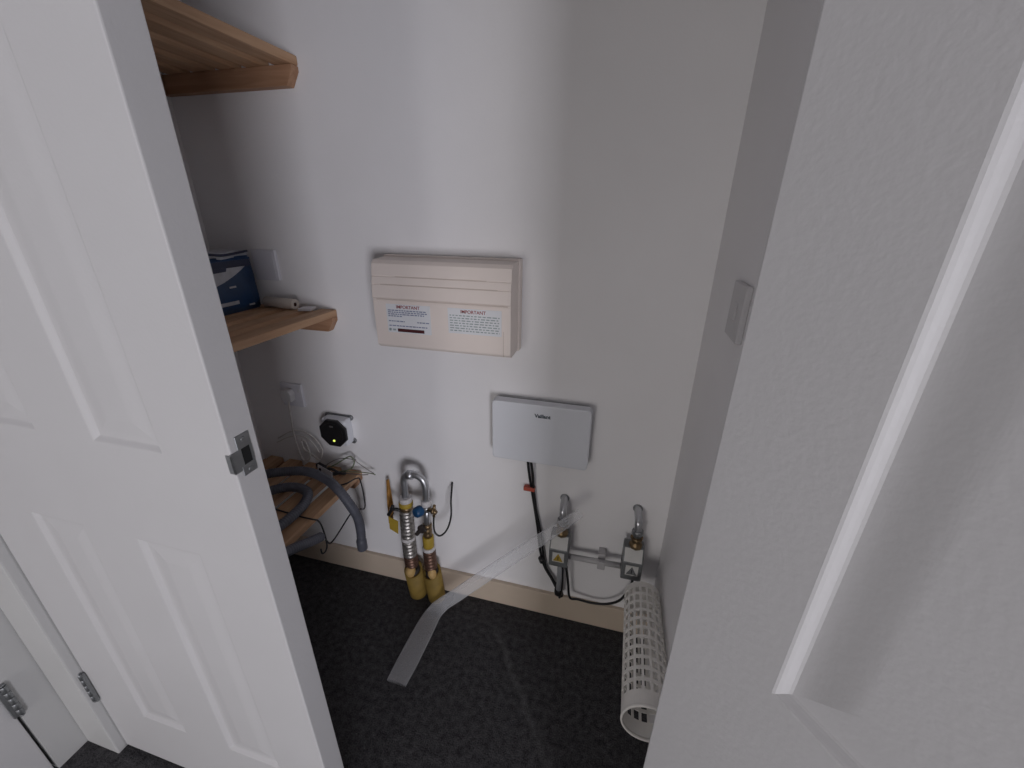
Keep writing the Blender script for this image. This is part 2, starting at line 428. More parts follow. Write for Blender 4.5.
# blue pack on the middle shelf
PB = (-1.30, .60, 1.111)
pk = thing('blue_pack', (-1.19, .84, 1.111), 'blue plastic wrapped pack with navy and white bands on the middle shelf', 'pack')
px0, px1, py0, py1, pz0, pz1 = -1.270, -1.108, .66, 1.074, 1.1115, 1.272
b = bmesh.new(); bmesh.ops.create_cube(b, size=1)
bmesh.ops.subdivide_edges(b, edges=b.edges[:], cuts=7, use_grid_fill=True)
for v in b.verts:
    q = V(v.co)
    pil = (1-abs(q.y*2)**3)*(1-abs(q.z*2)**3)
    v.co = V(((px0+px1)/2+q.x*(px1-px0)*(.965+.03*pil), (py0+py1)/2+q.y*(py1-py0)*(1-.02*(q.z+.5)), pz0+(q.z+.5)*(pz1-pz0)))
    if abs(q.z) < .49: v.co += V((random.uniform(-1, 1)*.0012, random.uniform(-1, 1)*.001, 0))
bmesh.ops.bevel(b, geom=[e for e in b.edges if len(e.link_faces) == 2 and e.calc_face_angle(0) > 1.0], offset=.006, segments=2, affect='EDGES')
MB().add(b).build('wrap', M['blue_pack'], pk, smooth=True)
xf = px1+.0012
# white swoosh, navy band, top crimp
sw = [(xf, .70, 1.178)]+[(xf, .70+.345*u, 1.178+.070*u**3.2) for u in (.25, .5, .62, .74, .85, .93, 1)]+[(xf, 1.045, 1.252), (xf, .70, 1.252)]
MB().prism(sw, (.0012, 0, 0)).build('pale_swoosh', M['pack_white'], pk)
MB().prism([(xf+.0002, .68, 1.243), (xf+.0002, 1.058, 1.243), (xf+.0002, 1.056, 1.262), (xf+.0002, .68, 1.262)], (.0016, 0, 0)).build('navy_band', M['dark_blue'], pk)
MB().prism([(xf+.0002, .90, 1.232), (xf+.0002, .968, 1.234), (xf+.0002, .972, 1.244), (xf+.0002, .90, 1.244)], (.0024, 0, 0)).build('navy_patch', M['dark_blue'], pk)
MB().box(xf, xf+.002, .80, .988, 1.138, 1.148).build('pale_strip', M['pack_white'], pk)
MB().box(xf, xf+.002, 1.022, 1.042, 1.126, 1.131).build('small_mark', M['pack_white'], pk)
MB().box(xf, xf+.002, .968, .990, 1.186, 1.191).build('small_mark', M['pack_white'], pk)
cr = MB()
ys = [.665+i*.0202 for i in range(21)]
pts = [(-1.118+random.uniform(-.004, .006), yv, 1.266+random.uniform(-.001, .004)) for yv in ys]
bt = bmesh.new(); up = []; lo = []
for x, yv, z in pts:
    lo.append([bt.verts.new((x-.10, yv, z+.004)), bt.verts.new((x, yv, z))]); up.append([bt.verts.new((x-.10, yv, z+.017+random.uniform(0, .005))), bt.verts.new((x+.002, yv, z+.016+random.uniform(0, .005)))])
for i in range(20):
    bt.faces.new((lo[i][1], lo[i+1][1], up[i+1][1], up[i][1])); bt.faces.new((up[i][1], up[i+1][1], up[i+1][0], up[i][0]))
    bt.faces.new((lo[i][0], lo[i+1][0], up[i+1][0], up[i][0])); bt.faces.new((lo[i][1], lo[i+1][1], lo[i+1][0], lo[i][0]))
bt.faces.new((lo[0][0], lo[0][1], up[0][1], up[0][0])); bt.faces.new((lo[-1][0], lo[-1][1], up[-1][1], up[-1][0]))
bmesh.ops.recalc_face_normals(bt, faces=bt.faces[:])
MB().add(bt).build('crimped_top', M['pack_white'], pk)
ct = MB(); ct.tube([(-1.110, y_, 1.281+random.uniform(-.003, .004)) for y_ in [.67, .74, .80, .86, .92, .98, 1.06]], .0035, 8)
ct.build('crimp_edge', M['dark_blue'], pk)

# paper roll and a scrap of card beside it
p0, p1 = V((-1.098, 1.079, 1.1275)), V((-.978, 1.068, 1.1275))
pr = thing('paper_roll', (p0+p1)/2-V((0, 0, .0165)), 'small white paper roll lying on the middle shelf against the wall', 'roll')
L = (p1-p0).length
MB().lathe([(.0065, 0), (.0155, 0), (.0164, .001), (.0164, L-.001), (.0155, L), (.0065, L)], 28, along(p0, p1-p0), closed=True).build('paper', M['paper'], pr)
MB().lathe([(.0045, .002), (.0064, .002), (.0064, L-.002), (.0045, L-.002)], 20, along(p0, p1-p0), closed=True).build('core', M['roll_core'], pr)
MB().lathe([(0, .01), (.0044, .01), (.0044, L-.012), (0, L-.012)], 16, along(p0, p1-p0)).build('core_void', M['dark_hole'], pr)
cd = MB(); cd.prism([(-.958, 1.05, 1.1113), (-.920, 1.062, 1.1113), (-.928, 1.098, 1.1113), (-.966, 1.088, 1.1113)], (0, 0, .008), .0015)
tag(cd.build('folded_card', M['white_card']), 'small white folded scrap on the middle shelf by the roll end', 'card')

# ------------------------------------------------------------------ sockets and switches
def plate(name, x0, x1, z0, z1, label, cat, group=None):
    s = thing(name, ((x0+x1)/2, D, z0), label, cat, group)
    MB().box(x0, x1, D-.011, D+.0004, z0, z1, .003, 3).build('faceplate', M['socket'], s)
    return s
bp_ = plate('blank_plate', -1.138, -1.049, 1.192, 1.285, 'blank white wall plate behind the blue pack', 'wall plate')
MB().box(-1.131, -1.056, D-.0122, D-.0108, 1.199, 1.278, .001, 1).build('raised_field', M['socket'], bp_)
so_ = plate('wall_socket', -1.142, -1.054, .745, .833, 'white single wall socket with the white plug in it, under the middle shelf', 'socket')
MB().box(-1.070, -1.060, D-.0135, D-.0105, .803, .817, .001, 1).build('switch', M['white_plastic'], so_)

sw_ = thing('light_switch', (XR, .82, 1.187), 'white wall switch on the right wall beside the open door', 'switch')
MB().box(XR-.011, XR+.0004, .776, .862, 1.187, 1.287, .003, 3).build('faceplate', M['switch'], sw_)
MB().prism([(XR-.0105, .806, 1.222), (XR-.0165, .806, 1.226), (XR-.0115, .806, 1.254), (XR-.0105, .806, 1.254)], (0, .026, 0), .0008).build('rocker', M['switch'], sw_)

# plug and its cable down to the shelf
pc = thing('power_cable', (-1.10, 1.06, .52), 'white plug and cable hanging from the socket to a dark connector on the bottom shelf', 'cable')
MB().prism([(-1.124, D-.0115, .772), (-1.084, D-.0115, .772), (-1.080, D-.0115, .798), (-1.090, D-.0115, .816), (-1.118, D-.0115, .816), (-1.128, D-.0115, .798)], (0, -.024, 0), .004).build('plug', M['white_plastic'], pc)
MB().tube([(-1.104, 1.086, .776), (-1.104, 1.082, .745), (-1.112, 1.088, .70), (-1.116, 1.088, .64), (-1.108, 1.085, .58), (-1.090, 1.075, .541), (-1.064, 1.07, .538), (-1.045, 1.07, .56), (-1.06, 1.08, .605), (-1.082, 1.083, .615), (-1.075, 1.08, .580), (-1.04, 1.08, .556), (-1.015, 1.075, .545)], .0031, 10).build('lead', M['white_cable'], pc)
MB().tube([(-1.19, 1.085, .605), (-1.13, 1.092, .64), (-1.08, 1.095, .646), (-1.03, 1.09, .625), (-1.0, 1.085, .585), (-1.005, 1.075, .553)], .0022, 8).build('lead', M['white_cable'], pc)
MB().tube([(-1.20, 1.085, .585), (-1.15, 1.09, .612), (-1.09, 1.09, .628), (-1.04, 1.085, .612), (-1.01, 1.08, .575)], .0022, 8).build('lead', M['white_cable'], pc)
cn = MB().box(-.026, .026, -.011, .011, 0, .020, .004, mtx=Matrix.Translation((-.992, 1.055, .5045)) @ Matrix.Rotation(math.radians(-68), 4, 'Z'))
MB().box(-.017, .017, -.009, .009, 0, .017, .003, mtx=Matrix.Translation((-1.02, 1.082, .5045)) @ Matrix.Rotation(math.radians(-20), 4, 'Z')).build('connector', M['black'], pc)
co = cn.build('connector', M['black'], pc); co['label'] = 'dark cable connector'

wt = thing('white_tag', (-.947, 1.02, .5155), 'small white label card standing on the bottom shelf behind the grey hose', 'tag')
MB().prism([(-.985, 1.020, .516), (-.905, .998, .516), (-.908, 1.008, .566), (-.982, 1.030, .572)], (.0008, .0016, 0)).build('card', M['white_card'], wt)
MB().prism([(-.976, 1.023, .548), (-.964, 1.0195, .548), (-.964, 1.0235, .562), (-.974, 1.0265, .562)], (-.0004, -.0012, 0)).build('black_hook', M['black'], wt)

# octagonal black device on a grey back box
ob = thing('wall_device', (-.918, D, .630), 'black octagonal device with a lit dot on a grey box, right of the socket', 'device')
gb = MB(); gb.box(-.968, -.872, D-.042, D+.0004, .640, .740, .010, 3)
gb.build('back_box', M['grey_box'], ob)
for (xx, zz) in ((-.966, .736), (-.874, .736), (-.874, .644), (-.966, .644)):
    MB().lathe([(0, 0), (.010, 0), (.010, .007), (.008, .008), (.004, .006), (0, .006)], 14, along((xx, D-.0004, zz), (0, -1, 0))).build('lug', M['steel'], ob)
MB().box(-.962, -.878, D-.005, D-.0004, .735, .745, .002).build('top_flange', M['steel'], ob)
rim = []
cxo, czo, R = -.9165, .6935, .055
oc = [(cxo+R*1.02*math.cos(math.radians(22.5+45*k)), D-.0425, czo+R*math.sin(math.radians(22.5+45*k))) for k in range(8)]
MB().prism(oc, (0, -.012, 0), .003).build('black_cover', M['black'], ob)
oc2 = [(cxo+R*.80*math.cos(math.radians(22.5+45*k)), D-.0543, czo+R*.78*math.sin(math.radians(22.5+45*k))) for k in range(8)]
MB().prism(oc2, (0, -.003, 0), .0012).build('front_plate', M['black'], ob)
MB().box(cxo-.006, cxo+.008, D-.0585, D-.0565, czo+.026, czo+.032, .0006, 1).build('grey_mark', M['steel'], ob)
MB().lathe([(0, 0), (.0042, 0), (.0038, .0016), (0, .0024)], 14, along((cxo+.004, D-.0572, czo-.026), (0, -1, 0))).build('indicator', M['led'], ob)

# ------------------------------------------------------------------ cream control box
cb = thing('wiring_centre', (-.46, D, 1.04), 'cream plastic control box with two warning stickers on the back wall', 'control box')
f = 1.000
x0, x1 = -.657, -.264
prof = [(D-.0004, 1.040), (f+.012, 1.038), (f+.002, 1.046), (f+.0005, 1.05), (f, 1.172), (f+.0018, 1.176), (f+.0018, 1.1785), (f-.0012, 1.182), (f+.002, 1.215), (f+.0045, 1.2165), (f+.003, 1.219), (f+.006, 1.236), (f+.0085, 1.2375), (f+.007, 1.240), (f+.012, 1.270), (f+.022, 1.279), (D-.0004, 1.283)]
body = MB(); body.prism([(x0, y_, z_) for y_, z_ in prof], (x1-x0, 0, 0), .0012)
body.build('case', M['cream'], cb)
MB().box(x0-.004, x1+.004, D-.030, D+.0004, 1.036, 1.286, .004).build('back_tray', M['cream'], cb)
MB().box(-.2835, -.2822, f-.0006, f+.006, 1.043, 1.112).build('side_slot', M['cream_dark'], cb)
gr = MB()
gr.box(-.645, -.272, f-.0004, f+.002, 1.1758, 1.1782); gr.build('flap_seam', M['cream_dark'], cb)
gr = MB(); gr.box(-.63, -.30, f+.0018, f+.008, 1.2158, 1.2172); gr.box(-.585, -.33, f+.0058, f+.012, 1.2368, 1.2382)
gr.build('moulded_line', M['cream_dark'], cb)
s1 = MB().box(-.618, -.487, f-.0012, f+.0008, 1.0865, 1.166).build('sticker', M['sticker'], cb)
s1['label'] = 'white warning sticker with a dark red bar'
text_mesh('heading', 'IMPORTANT', .0125, M['ink_red'], s1, Matrix.Translation((-.552, f-.0014, 1.1585)) @ WALLTXT, bold=.0001)
ln = MB()
for z_, a, b_ in ((1.149, -.613, -.500), (1.1437, -.613, -.497), (1.1384, -.613, -.505), (1.1331, -.613, -.570), (1.119, -.613, -.565), (1.119, -.527, -.492), (1.106, -.613, -.497)):
    xx = a
    while xx < b_:
        w_ = random.uniform(.004, .011); ln.box(xx, min(b_, xx+w_), f-.0017, f-.001, z_-.0015, z_+.0015); xx += w_+.0022
ln.build('text_lines', M['ink_blue'], s1)
MB().box(-.588, -.508, f-.0018, f-.001, 1.0895, 1.0985).build('red_bar', M['bar'], s1)
mk = MB(); mk.lathe([(0, 0), (.004, 0), (.004, .0004), (0, .0005)], 14, along((-.611, f-.0013, 1.0945), (0, -1, 0))); mk.box(-.603, -.594, f-.0017, f-.001, 1.092, 1.097)
mk.build('round_mark', M['ink_grey'], s1)
s2 = MB().box(-.436, -.288, f-.0012, f+.0008, 1.098, 1.166).build('sticker', M['sticker'], cb)
s2['label'] = 'white warning sticker with grey lines of small text'
text_mesh('heading', 'IMPORTANT', .0125, M['ink_red'], s2, Matrix.Translation((-.365, f-.0014, 1.1575)) @ WALLTXT, bold=.0001)
ln = MB()
for i in range(7):
    xx = -.431; z_ = 1.147-i*.0068
    while xx < -.293:
        w_ = random.uniform(.004, .012); ln.box(xx, min(-.293, xx+w_), f-.0017, f-.001, z_-.0013, z_+.0013); xx += w_+.0035
ln.build('text_lines', M['ink_grey'], s2)

# ------------------------------------------------------------------ grey wiring box with logo
gx = thing('grey_wiring_box', (-.19, D, .69), 'pale grey wall box with a dark word on it and a black cable below', 'control box')
def rrect(x0, x1, z0, z1, r, y, n=6):
    out = []
    for cx_, cz_, a0 in ((x1-r, z1-r, 0), (x0+r, z1-r, 90), (x0+r, z0+r, 180), (x1-r, z0+r, 270)):
        for k in range(n+1):
            a = math.radians(a0+90*k/n); out.append((cx_+r*math.cos(a), y, cz_+r*math.sin(a)))
    return out
MB().prism(rrect(-.332, -.045, .690, .878, .010, D+.0004), (0, -.018, 0)).build('back_plate', M['grey_side'], gx)
MB().prism(rrect(-.336, -.040, .685, .884, .012, D-.016), (0, -.034, 0), .004).build('cover', M['grey_box'], gx)
lg = text_mesh('logo', 'Vaillant', .0158, M['logo'], gx, Matrix.Translation((-.181, D-.0503, .849)) @ WALLTXT, bold=.0006)

bc = thing('black_cable', (-.2, 1.08, .66), 'pair of black cables running down from the grey wall box to the left valve', 'cable')
def dbl(dx, pts, r=.0042, name='lead'):
    MB().tube([(a+dx, b_, c_) for a, b_, c_ in pts], r, 10).build(name, M['black_cable'], bc)
dn = [(-.228, 1.088, .690), (-.224, 1.094, .63), (-.213, 1.099, .55), (-.198, 1.100, .46), (-.186, 1.100, .38), (-.178, 1.100, .31), (-.158, 1.098, .235), (-.128, 1.094, .185), (-.100, 1.085, .135), (-.094, 1.07, .135), (-.088, 1.06, .20), (-.089, 1.056, .262), (-.090, 1.05, .31)]
dbl(0, dn); dbl(.009, [(a+.004*math.sin(i*1.7), b_-.003, c_) for i, (a, b_, c_) in enumerate(dn[:9])])
MB().tube([(-.078, 1.056, .30), (-.068, 1.062, .22), (-.058, 1.070, .145), (-.03, 1.078, .135), (.02, 1.082, .128), (.07, 1.08, .142), (.11, 1.07, .185), (.135, 1.062, .26), (.138, 1.055, .318)], .0042, 10).build('lead', M['black_cable'], bc)
tp = MB(); tp.box(-.240, -.202, 1.089, 1.106, .553, .568, .003); tp.build('red_tape', M['red'], bc)['label'] = 'red tape wound round the cable'
for (a, b_, c_) in ((-.168, 1.094, .268), (-.094, 1.080, .142)):
    MB().lathe([(0, -.009), (.011, -.009), (.011, .009), (0, .009)], 10, along((a, b_, c_), (.35, 0, -1))).build('cable_tie', M['black_cable'], bc)

# ------------------------------------------------------------------ zone valves
def zone_valve(cx, y, z0, label, light):
    s = thing('zone_valve', (cx, y, z0), label, 'valve', 'motorised zone valves')
    w, d, h = .062, .060, .112
    # housing with a sloped top front
    MB().prism([(cx-w/2, y-d/2, z0), (cx-w/2, y-d/2, z0+h-.042), (cx-w/2, y-d/2+.024, z0+h), (cx-w/2, y+d/2, z0+h), (cx-w/2, y+d/2, z0)], (w, 0, 0), .004).build('housing', M['valve'], s)
    ny, nz = -.868*.0012, .496*.0012
    MB().prism([(cx-w*.43, y-d/2+.0015+ny, z0+h-.0394+nz), (cx-w*.43, y-d/2+.0225+ny, z0+h-.0026+nz), (cx-w*.43, y-d/2+.0235, z0+h-.0036), (cx-w*.43, y-d/2+.0025, z0+h-.0404)], (w*.86, 0, 0)).build('pale_label', M['valve_light'], s)
    st = MB().box(cx-.019, cx+.019, y-d/2-.001, y-d/2+.001, z0+.022, z0+.060).build('sticker', M['valve_light'], s)
    tri = [(cx-.016, y-d/2-.0012, z0+.026), (cx+.016, y-d/2-.0012, z0+.026), (cx, y-d/2-.0012, z0+.057)]
    MB().prism(tri, (0, -.0008, 0)).build('triangle', M['yellow_card'] if light else M['valve'], st)
    MB().box(cx-.0014, cx+.0014, y-d/2-.0026, y-d/2-.0018, z0+.031, z0+.046).build('bolt_mark', M['black'], st)
    zb = z0+h
    MB().lathe([(0, -.002), (.020, -.002), (.020, .010), (.015, .014), (.015, .024), (.019, .028), (.019, .036), (0, .036)], 8, Matrix.Translation((cx+.004, y+.004, zb))).build('brass_fitting', M['brass'], s)
    MB().tube([(cx+.004, y+.004, zb+.034), (cx+.003, y+.004, zb+.075), (cx+.002, y+.010, zb+.092), (cx+.001, y+.028, zb+.099), (cx, D-.001, zb+.100)], .0115, 14).build('elbow_pipe', M['chrome'], s)
    MB().lathe([(0, 0), (.0165, 0), (.018, .003), (.018, .017), (.0165, .02), (0, .02)], 6, Matrix.Translation((cx+.004, y+.004, zb+.042))).build('compression_nut', M['steel'], s)
    MB().lathe([(0, 0), (.0155, 0), (.0145, .004), (0, .006)], 18, along((cx, D+.0004, zb+.100), (0, -1, 0))).build('wall_collar', M['steel'], s)
    return s
zv1 = zone_valve(-.104, 1.052, .325, 'grey valve actuator with a yellow warning sticker, behind the clear plastic strip', True)
MB().tube([(-.098, 1.056, .326), (-.098, 1.056, .25), (-.099, 1.062, .165)], .0095, 12, smooth=False).build('stem', M['grey_side'], zv1)
MB().lathe([(0, 0), (.0135, 0), (.0145, .003), (.0145, .020), (.0135, .023), (0, .023)], 8, along((-.099, 1.062, .160), (0, 0, 1))).build('end_nut', M['black'], zv1)
zv2 = zone_valve(.126, 1.052, .332, 'grey valve actuator above the white mesh tube, close to the right wall', False)
cp = thing('pale_pipe', (.01, 1.07, .33), 'pale pipe running level between the two grey valve actuators', 'pipe')
MB().tube([(-.0725, 1.066, .336), (.0945, 1.066, .340)], .0095, 16, smooth=False).build('pipe', M['pale_pipe'], cp)
k = MB(); k.box(.022, .046, 1.052, D-.0005, .322, .330, .002); k.box(.022, .046, 1.050, 1.056, .322, .352, .002); k.box(.022, .046, 1.076, D-.0005, .330, .362, .003)
k.build('pipe_clip', M['pale_pipe'], cp)

# ------------------------------------------------------------------ heating pipes with yellow sleeves
hp = thing('heating_pipes', (-.62, 1.035, 0), 'pair of wrapped pipes rising from yellow sleeves and joined by a chrome bend', 'pipework')
YP = 1.04
def lp(z): return V((-.648-.008*math.exp(-((z-.27)/.16)**2), YP+.02*max(0, 1-z/.17), z))
def rp(z): return V((-.570-.006*math.exp(-((z-.27)/.16)**2), YP+.02*max(0, 1-z/.17), z))
# chrome bend joining the two
a, b_ = lp(.47), rp(.48)
MB().tube([a, (-.648, YP, .525), (-.647, YP, .556), (-.636, YP, .5735), (-.617, YP, .580), (-.595, YP, .579), (-.577, YP, .567), (-.569, YP, .545), (-.568, YP, .52), b_], .0118, 16).build('chrome_bend', M['chrome'], hp)
kk = MB(); kk.lathe([(0, 0), (.016, 0), (.016, .020), (0, .020)], 18, along((-.632, YP, .576), (1, .0, .12))); kk.build('elbow_collar', M['chrome'], hp)
def seg(fn, z0, z1, r, m, name, rib=0, n=20, label=None):
    p, q = fn(z0), fn(z1); L = (q-p).length
    if rib:
        pr = [(0, 0)]; kmax = rib
        for i in range(kmax):
            h0 = L*i/kmax; h1 = L*(i+1)/kmax
            pr += [(r*.86, h0+.0003), (r, h0+(h1-h0)*.3), (r, h0+(h1-h0)*.7), (r*.86, h1-.0003)]
        pr += [(0, L)]
    else:
        c_ = min(.003, L*.2); pr = [(0, 0), (r-c_, 0), (r, c_), (r, L-c_), (r-c_, L), (0, L)]
    o = MB().lathe(pr, n, along(p, q-p)).build(name, m, hp)
    if label: o['label'] = label
    return o
def sleeve(fn, z1, r, cut):
    p = fn(.001); q = fn(z1); Ls = (q-p).length
    t = bmesh.new(); n = 28; ri = r-.008; rings = []
    for rr, top in ((r-.002, 0), (r, 0), (r, 1), (ri, 1), (ri, 0)):
        ring = []
        for k in range(n):
            a_ = 2*math.pi*k/n
            h = (Ls+.010*math.cos(a_-cut)) if top else 0
            if rr == r and not top: h = .003
            ring.append(t.verts.new((rr*math.cos(a_), rr*math.sin(a_), h)))
        rings.append(ring)
    for i in range(len(rings)):
        A, B = rings[i], rings[(i+1) % len(rings)]
        for k in range(n): t.faces.new((A[k], A[(k+1) % n], B[(k+1) % n], B[k])).smooth = True
    bmesh.ops.recalc_face_normals(t, faces=t.faces[:])
    o = MB().add(t, along(p, q-p)).build('yellow_sleeve', M['yellow'], hp); o['label'] = 'yellow foam sleeve at the floor'
sleeve(lp, .140, .0345, 2.0); sleeve(rp, .152, .0335, 1.2)
seg(lp, .002, .150, .0245, M['rubber'], 'inner_pipe'); seg(rp, .002, .165, .0235, M['rubber'], 'inner_pipe')
MB().tube([lp(.128)+V((-.004, -.014, 0)), lp(.150)+V((0, -.018, 0)), lp(.170)+V((.004, -.013, 0))], [.016, .019, .015], 14).build('tan_lining', M['tan'], hp)
MB().tube([rp(.142)+V((.010, -.013, 0)), rp(.160)+V((.009, -.015, 0)), rp(.178)+V((.006, -.010, 0))], [.014, .016, .013], 14).build('tan_lining', M['tan'], hp)
seg(lp, .163, .215, .0255, M['copper'], 'ribbed_hose', 4); seg(rp, .172, .262, .0235, M['copper'], 'ribbed_hose', 6)
seg(lp, .213, .292, .0255, M['foil'], 'foil_wrap', 5, label='silvery foil wrap'); seg(lp, .290, .304, .0262, M['white_tape'], 'white_band')
seg(lp, .302, .428, .0250, M['foil'], 'foil_wrap', 8, label='silvery foil wrap')
seg(lp, .426, .444, .0235, M['brass'], 'brass_collar', n=8); seg(lp, .442, .462, .0245, M['yellow_card'], 'yellow_band'); seg(lp, .460, .480, .0225, M['white_tape'], 'white_band')
seg(rp, .260, .276, .0235, M['white_tape'], 'white_band'); seg(rp, .275, .325, .0200, M['yellow_card'], 'yellow_band', n=18)
seg(rp, .323, .380, .0165, M['brass'], 'brass_body', 3, 8); seg(rp, .378, .440, .0115, M['chrome'], 'riser'); seg(rp, .438, .462, .019, M['steel'], 'valve_body', n=8); seg(rp, .460, .484, .0175, M['white_tape'], 'white_band')
# lever valve on the left riser
lv = MB(); lv.tube([lp(.425)+V((-.015, -.01, 0)), (-.685, YP-.016, .432), (-.698, YP-.018, .428)], .0055, 10); lv.tube([(-.712, YP-.02, .405), (-.700, YP-.022, .425), (-.690, YP-.02, .448)], .0065, 10)
lv.build('lever', M['black'], hp)['label'] = 'black valve lever'
# blue knob, gauge body, drain cock on the right riser
kb = MB(); kb.lathe([(0, 0), (.016, 0), (.019, .003), (.0195, .010), (.018, .026), (.014, .030), (0, .030)], 8, along((-.583, YP-.012, .448), (-.55, -1, .1)))
kb.build('blue_knob', M['blue'], hp)['label'] = 'blue valve knob'
gg = MB(); gg.tube([(-.566, YP-.008, .452), (-.540, YP-.014, .455), (-.526, YP-.018, .452)], .0075, 10, smooth=False); gg.lathe([(0, 0), (.012, 0), (.012, .010), (0, .010)], 6, along((-.545, YP-.012, .454), (1, -.2, 0)))
gg.tube([(-.538, YP-.013, .454), (-.534, YP-.013, .478)], .0055, 10); gg.tube([(-.538, YP-.013, .454), (-.538, YP-.015, .43)], .005, 10)
gg.build('side_valve', M['brass'], hp)
dc = MB(); dc.tube([(-.572, YP-.012, .362), (-.590, YP-.020, .365), (-.606, YP-.024, .345)], .0075, 10); dc.lathe([(0, 0), (.014, 0), (.015, .012), (0, .014)], 12, along((-.586, YP-.012, .368), (-.2, -1, .2)))
dc.build('drain_cock', M['rubber'], hp)
tc_ = MB().tube([(-.540, YP-.012, .430), (-.541, YP-.016, .390), (-.535, YP-.02, .365), (-.520, YP-.018, .354), (-.503, YP-.01, .366), (-.491, YP, .392), (-.482, 1.045, .438), (-.487, 1.06, .480), (-.493, 1.085, .51), (-.500, D-.002, .522)], .0032, 10)
tag(tc_.build('thin_black_cable', M['black_cable']), 'thin dark cable looping from the chrome pipes into the wall', 'cable')

# tag on a strap by the left pipe
yt = thing('yellow_tag', (-.705, 1.03, .33), 'yellow tag on an orange strap beside the left wrapped pipe', 'tag')
MB().prism([(-.749, 1.085, .498), (-.738, 1.085, .506), (-.708, 1.048, .430), (-.712, 1.040, .345), (-.730, 1.040, .345), (-.731, 1.048, .428)], (0, .003, 0), .0008).build('strap', M['orange'], yt)
MB().prism([(-.722, 1.032, .384), (-.684, 1.030, .372), (-.687, 1.026, .318), (-.720, 1.028, .332)], (0, .0018, 0)).build('card', M['yellow_card'], yt)
MB().tube([(-.712, 1.034, .380), (-.698, 1.024, .404), (-.690, 1.02, .418)], .0018, 8).build('tie', M['black'], yt)

# ------------------------------------------------------------------ hose, wire and loose wires on the bottom shelf
zs = .535
hz = thing('drain_hose', (-.95, .9, .515), 'grey corrugated drain hose coiled over the bottom shelf, its cuffed end hanging down', 'hose')
path = [(-.852, .540, .535), (-.840, .620, .540), (-.830, .70, .522), (-.823, .78, .487), (-.822, .818, .471)]
main = [(-.930, .640, .541), (-.915, .730, .540), (-.905, .805, .540), (-.912, .875, .541), (-.945, .920, .544), (-1.02, .920, .545), (-1.11, .85, .541), (-1.19, .79, .541), (-1.215, .86, .556), (-1.13, .930, .566), (-1.055, .965, .572), (-.985, .985, .570), (-.905, .975, .560), (-.850, .957, .543), (-.815, .955, .495), (-.806, .975, .42), (-.815, .990, .345), (-.820, .992, .300)]
def rib_tube(pts, r, pitch, name, m, parent):
    P, _ = spline([V(p) for p in pts], 0, 12)
    L = [0]
    for i in range(1, len(P)): L.append(L[-1]+(P[i]-P[i-1]).length)
    out, rs = [], []; n = int(L[-1]/pitch*4); j = 0
    for k in range(n+1):
        s_ = L[-1]*k/n
        while j < len(L)-2 and L[j+1] < s_: j += 1
        u = (s_-L[j])/max(1e-9, L[j+1]-L[j]); out.append(P[j].lerp(P[j+1], min(1, u))); rs.append(r*(1 if k % 4 in (0, 1) else .93))
    return MB().tube(out, rs, 14, smooth=False).build(name, m, parent)
rib_tube(main, .0160, .008, 'hose_run', M['hose'], hz)
rib_tube(path, .0150, .008, 'hose_run', M['hose'], hz)
MB().lathe([(.0145, 0), (.0175, .001), (.0182, .005), (.0182, .040), (.0165, .046), (.0145, .048)], 20, along((-.821, .992, .256), (.0, -.0, 1)), closed=True).build('cuff', M['hose'], hz)

bw = MB()
wpts = [(-1.03, .842, .5185), (-1.005, .842, .5185), (-.904, .834, .5185), (-.858, .832, .5195), (-.838, .838, .510), (-.838, .848, .46), (-.838, .850, .408), (-.838, .840, .388), (-.838, .824, .392), (-.838, .822, .412)]
bw.tube(wpts, .0026, 8)
bw.tube([(-.838, .848, .425), (-.838, .875, .395), (-.842, .985, .418), (-.842, 1.020, .413), (-.842, 1.068, .384), (-.842, 1.066, .500), (-.846, 1.050, .524), (-.868, 1.02, .5185), (-.91, .985, .5185)], .0026, 8)
tag(bw.build('bent_wire', M['wire']), 'dark bent wire hanger hooked over the bottom shelf edge below the hose', 'wire')

lw_ = thing('loose_wires', (-.88, 1.07, .515), 'tangle of thin loose wires poking out beyond the back of the bottom shelf', 'wires')
for pts, m, r in (
    ([(-.985, 1.06, .530), (-.94, 1.075, .553), (-.905, 1.08, .578), (-.880, 1.082, .590), (-.868, 1.082, .570), (-.885, 1.078, .540), (-.93, 1.07, .522)], 'wire_green', .0026),
    ([(-.95, 1.07, .522), (-.90, 1.078, .524), (-.85, 1.08, .530), (-.800, 1.08, .533), (-.786, 1.08, .530)], 'wire_green', .0018),
    ([(-.88, 1.082, .588), (-.85, 1.082, .566), (-.815, 1.082, .545), (-.792, 1.081, .534)], 'wire_grey', .0013),
    ([(-.96, 1.065, .519), (-.90, 1.072, .5205), (-.845, 1.076, .522), (-.815, 1.078, .527)], 'wire_grey', .0016),
    ([(-.995, 1.05, .530), (-.96, 1.07, .560), (-.92, 1.085, .574), (-.86, 1.085, .577)], 'wire_grey', .0015),
    ([(-.99, 1.068, .524), (-.955, 1.06, .538), (-.925, 1.058, .528), (-.945, 1.056, .519), (-.975, 1.062, .532)], 'black_cable', .0045),
    ([(-.955, 1.055, .520), (-.925, 1.05, .532), (-.900, 1.055, .530), (-.905, 1.07, .521)], 'wire', .0045)):
    MB().tube(pts, r, 8).build('wire', M[m], lw_)

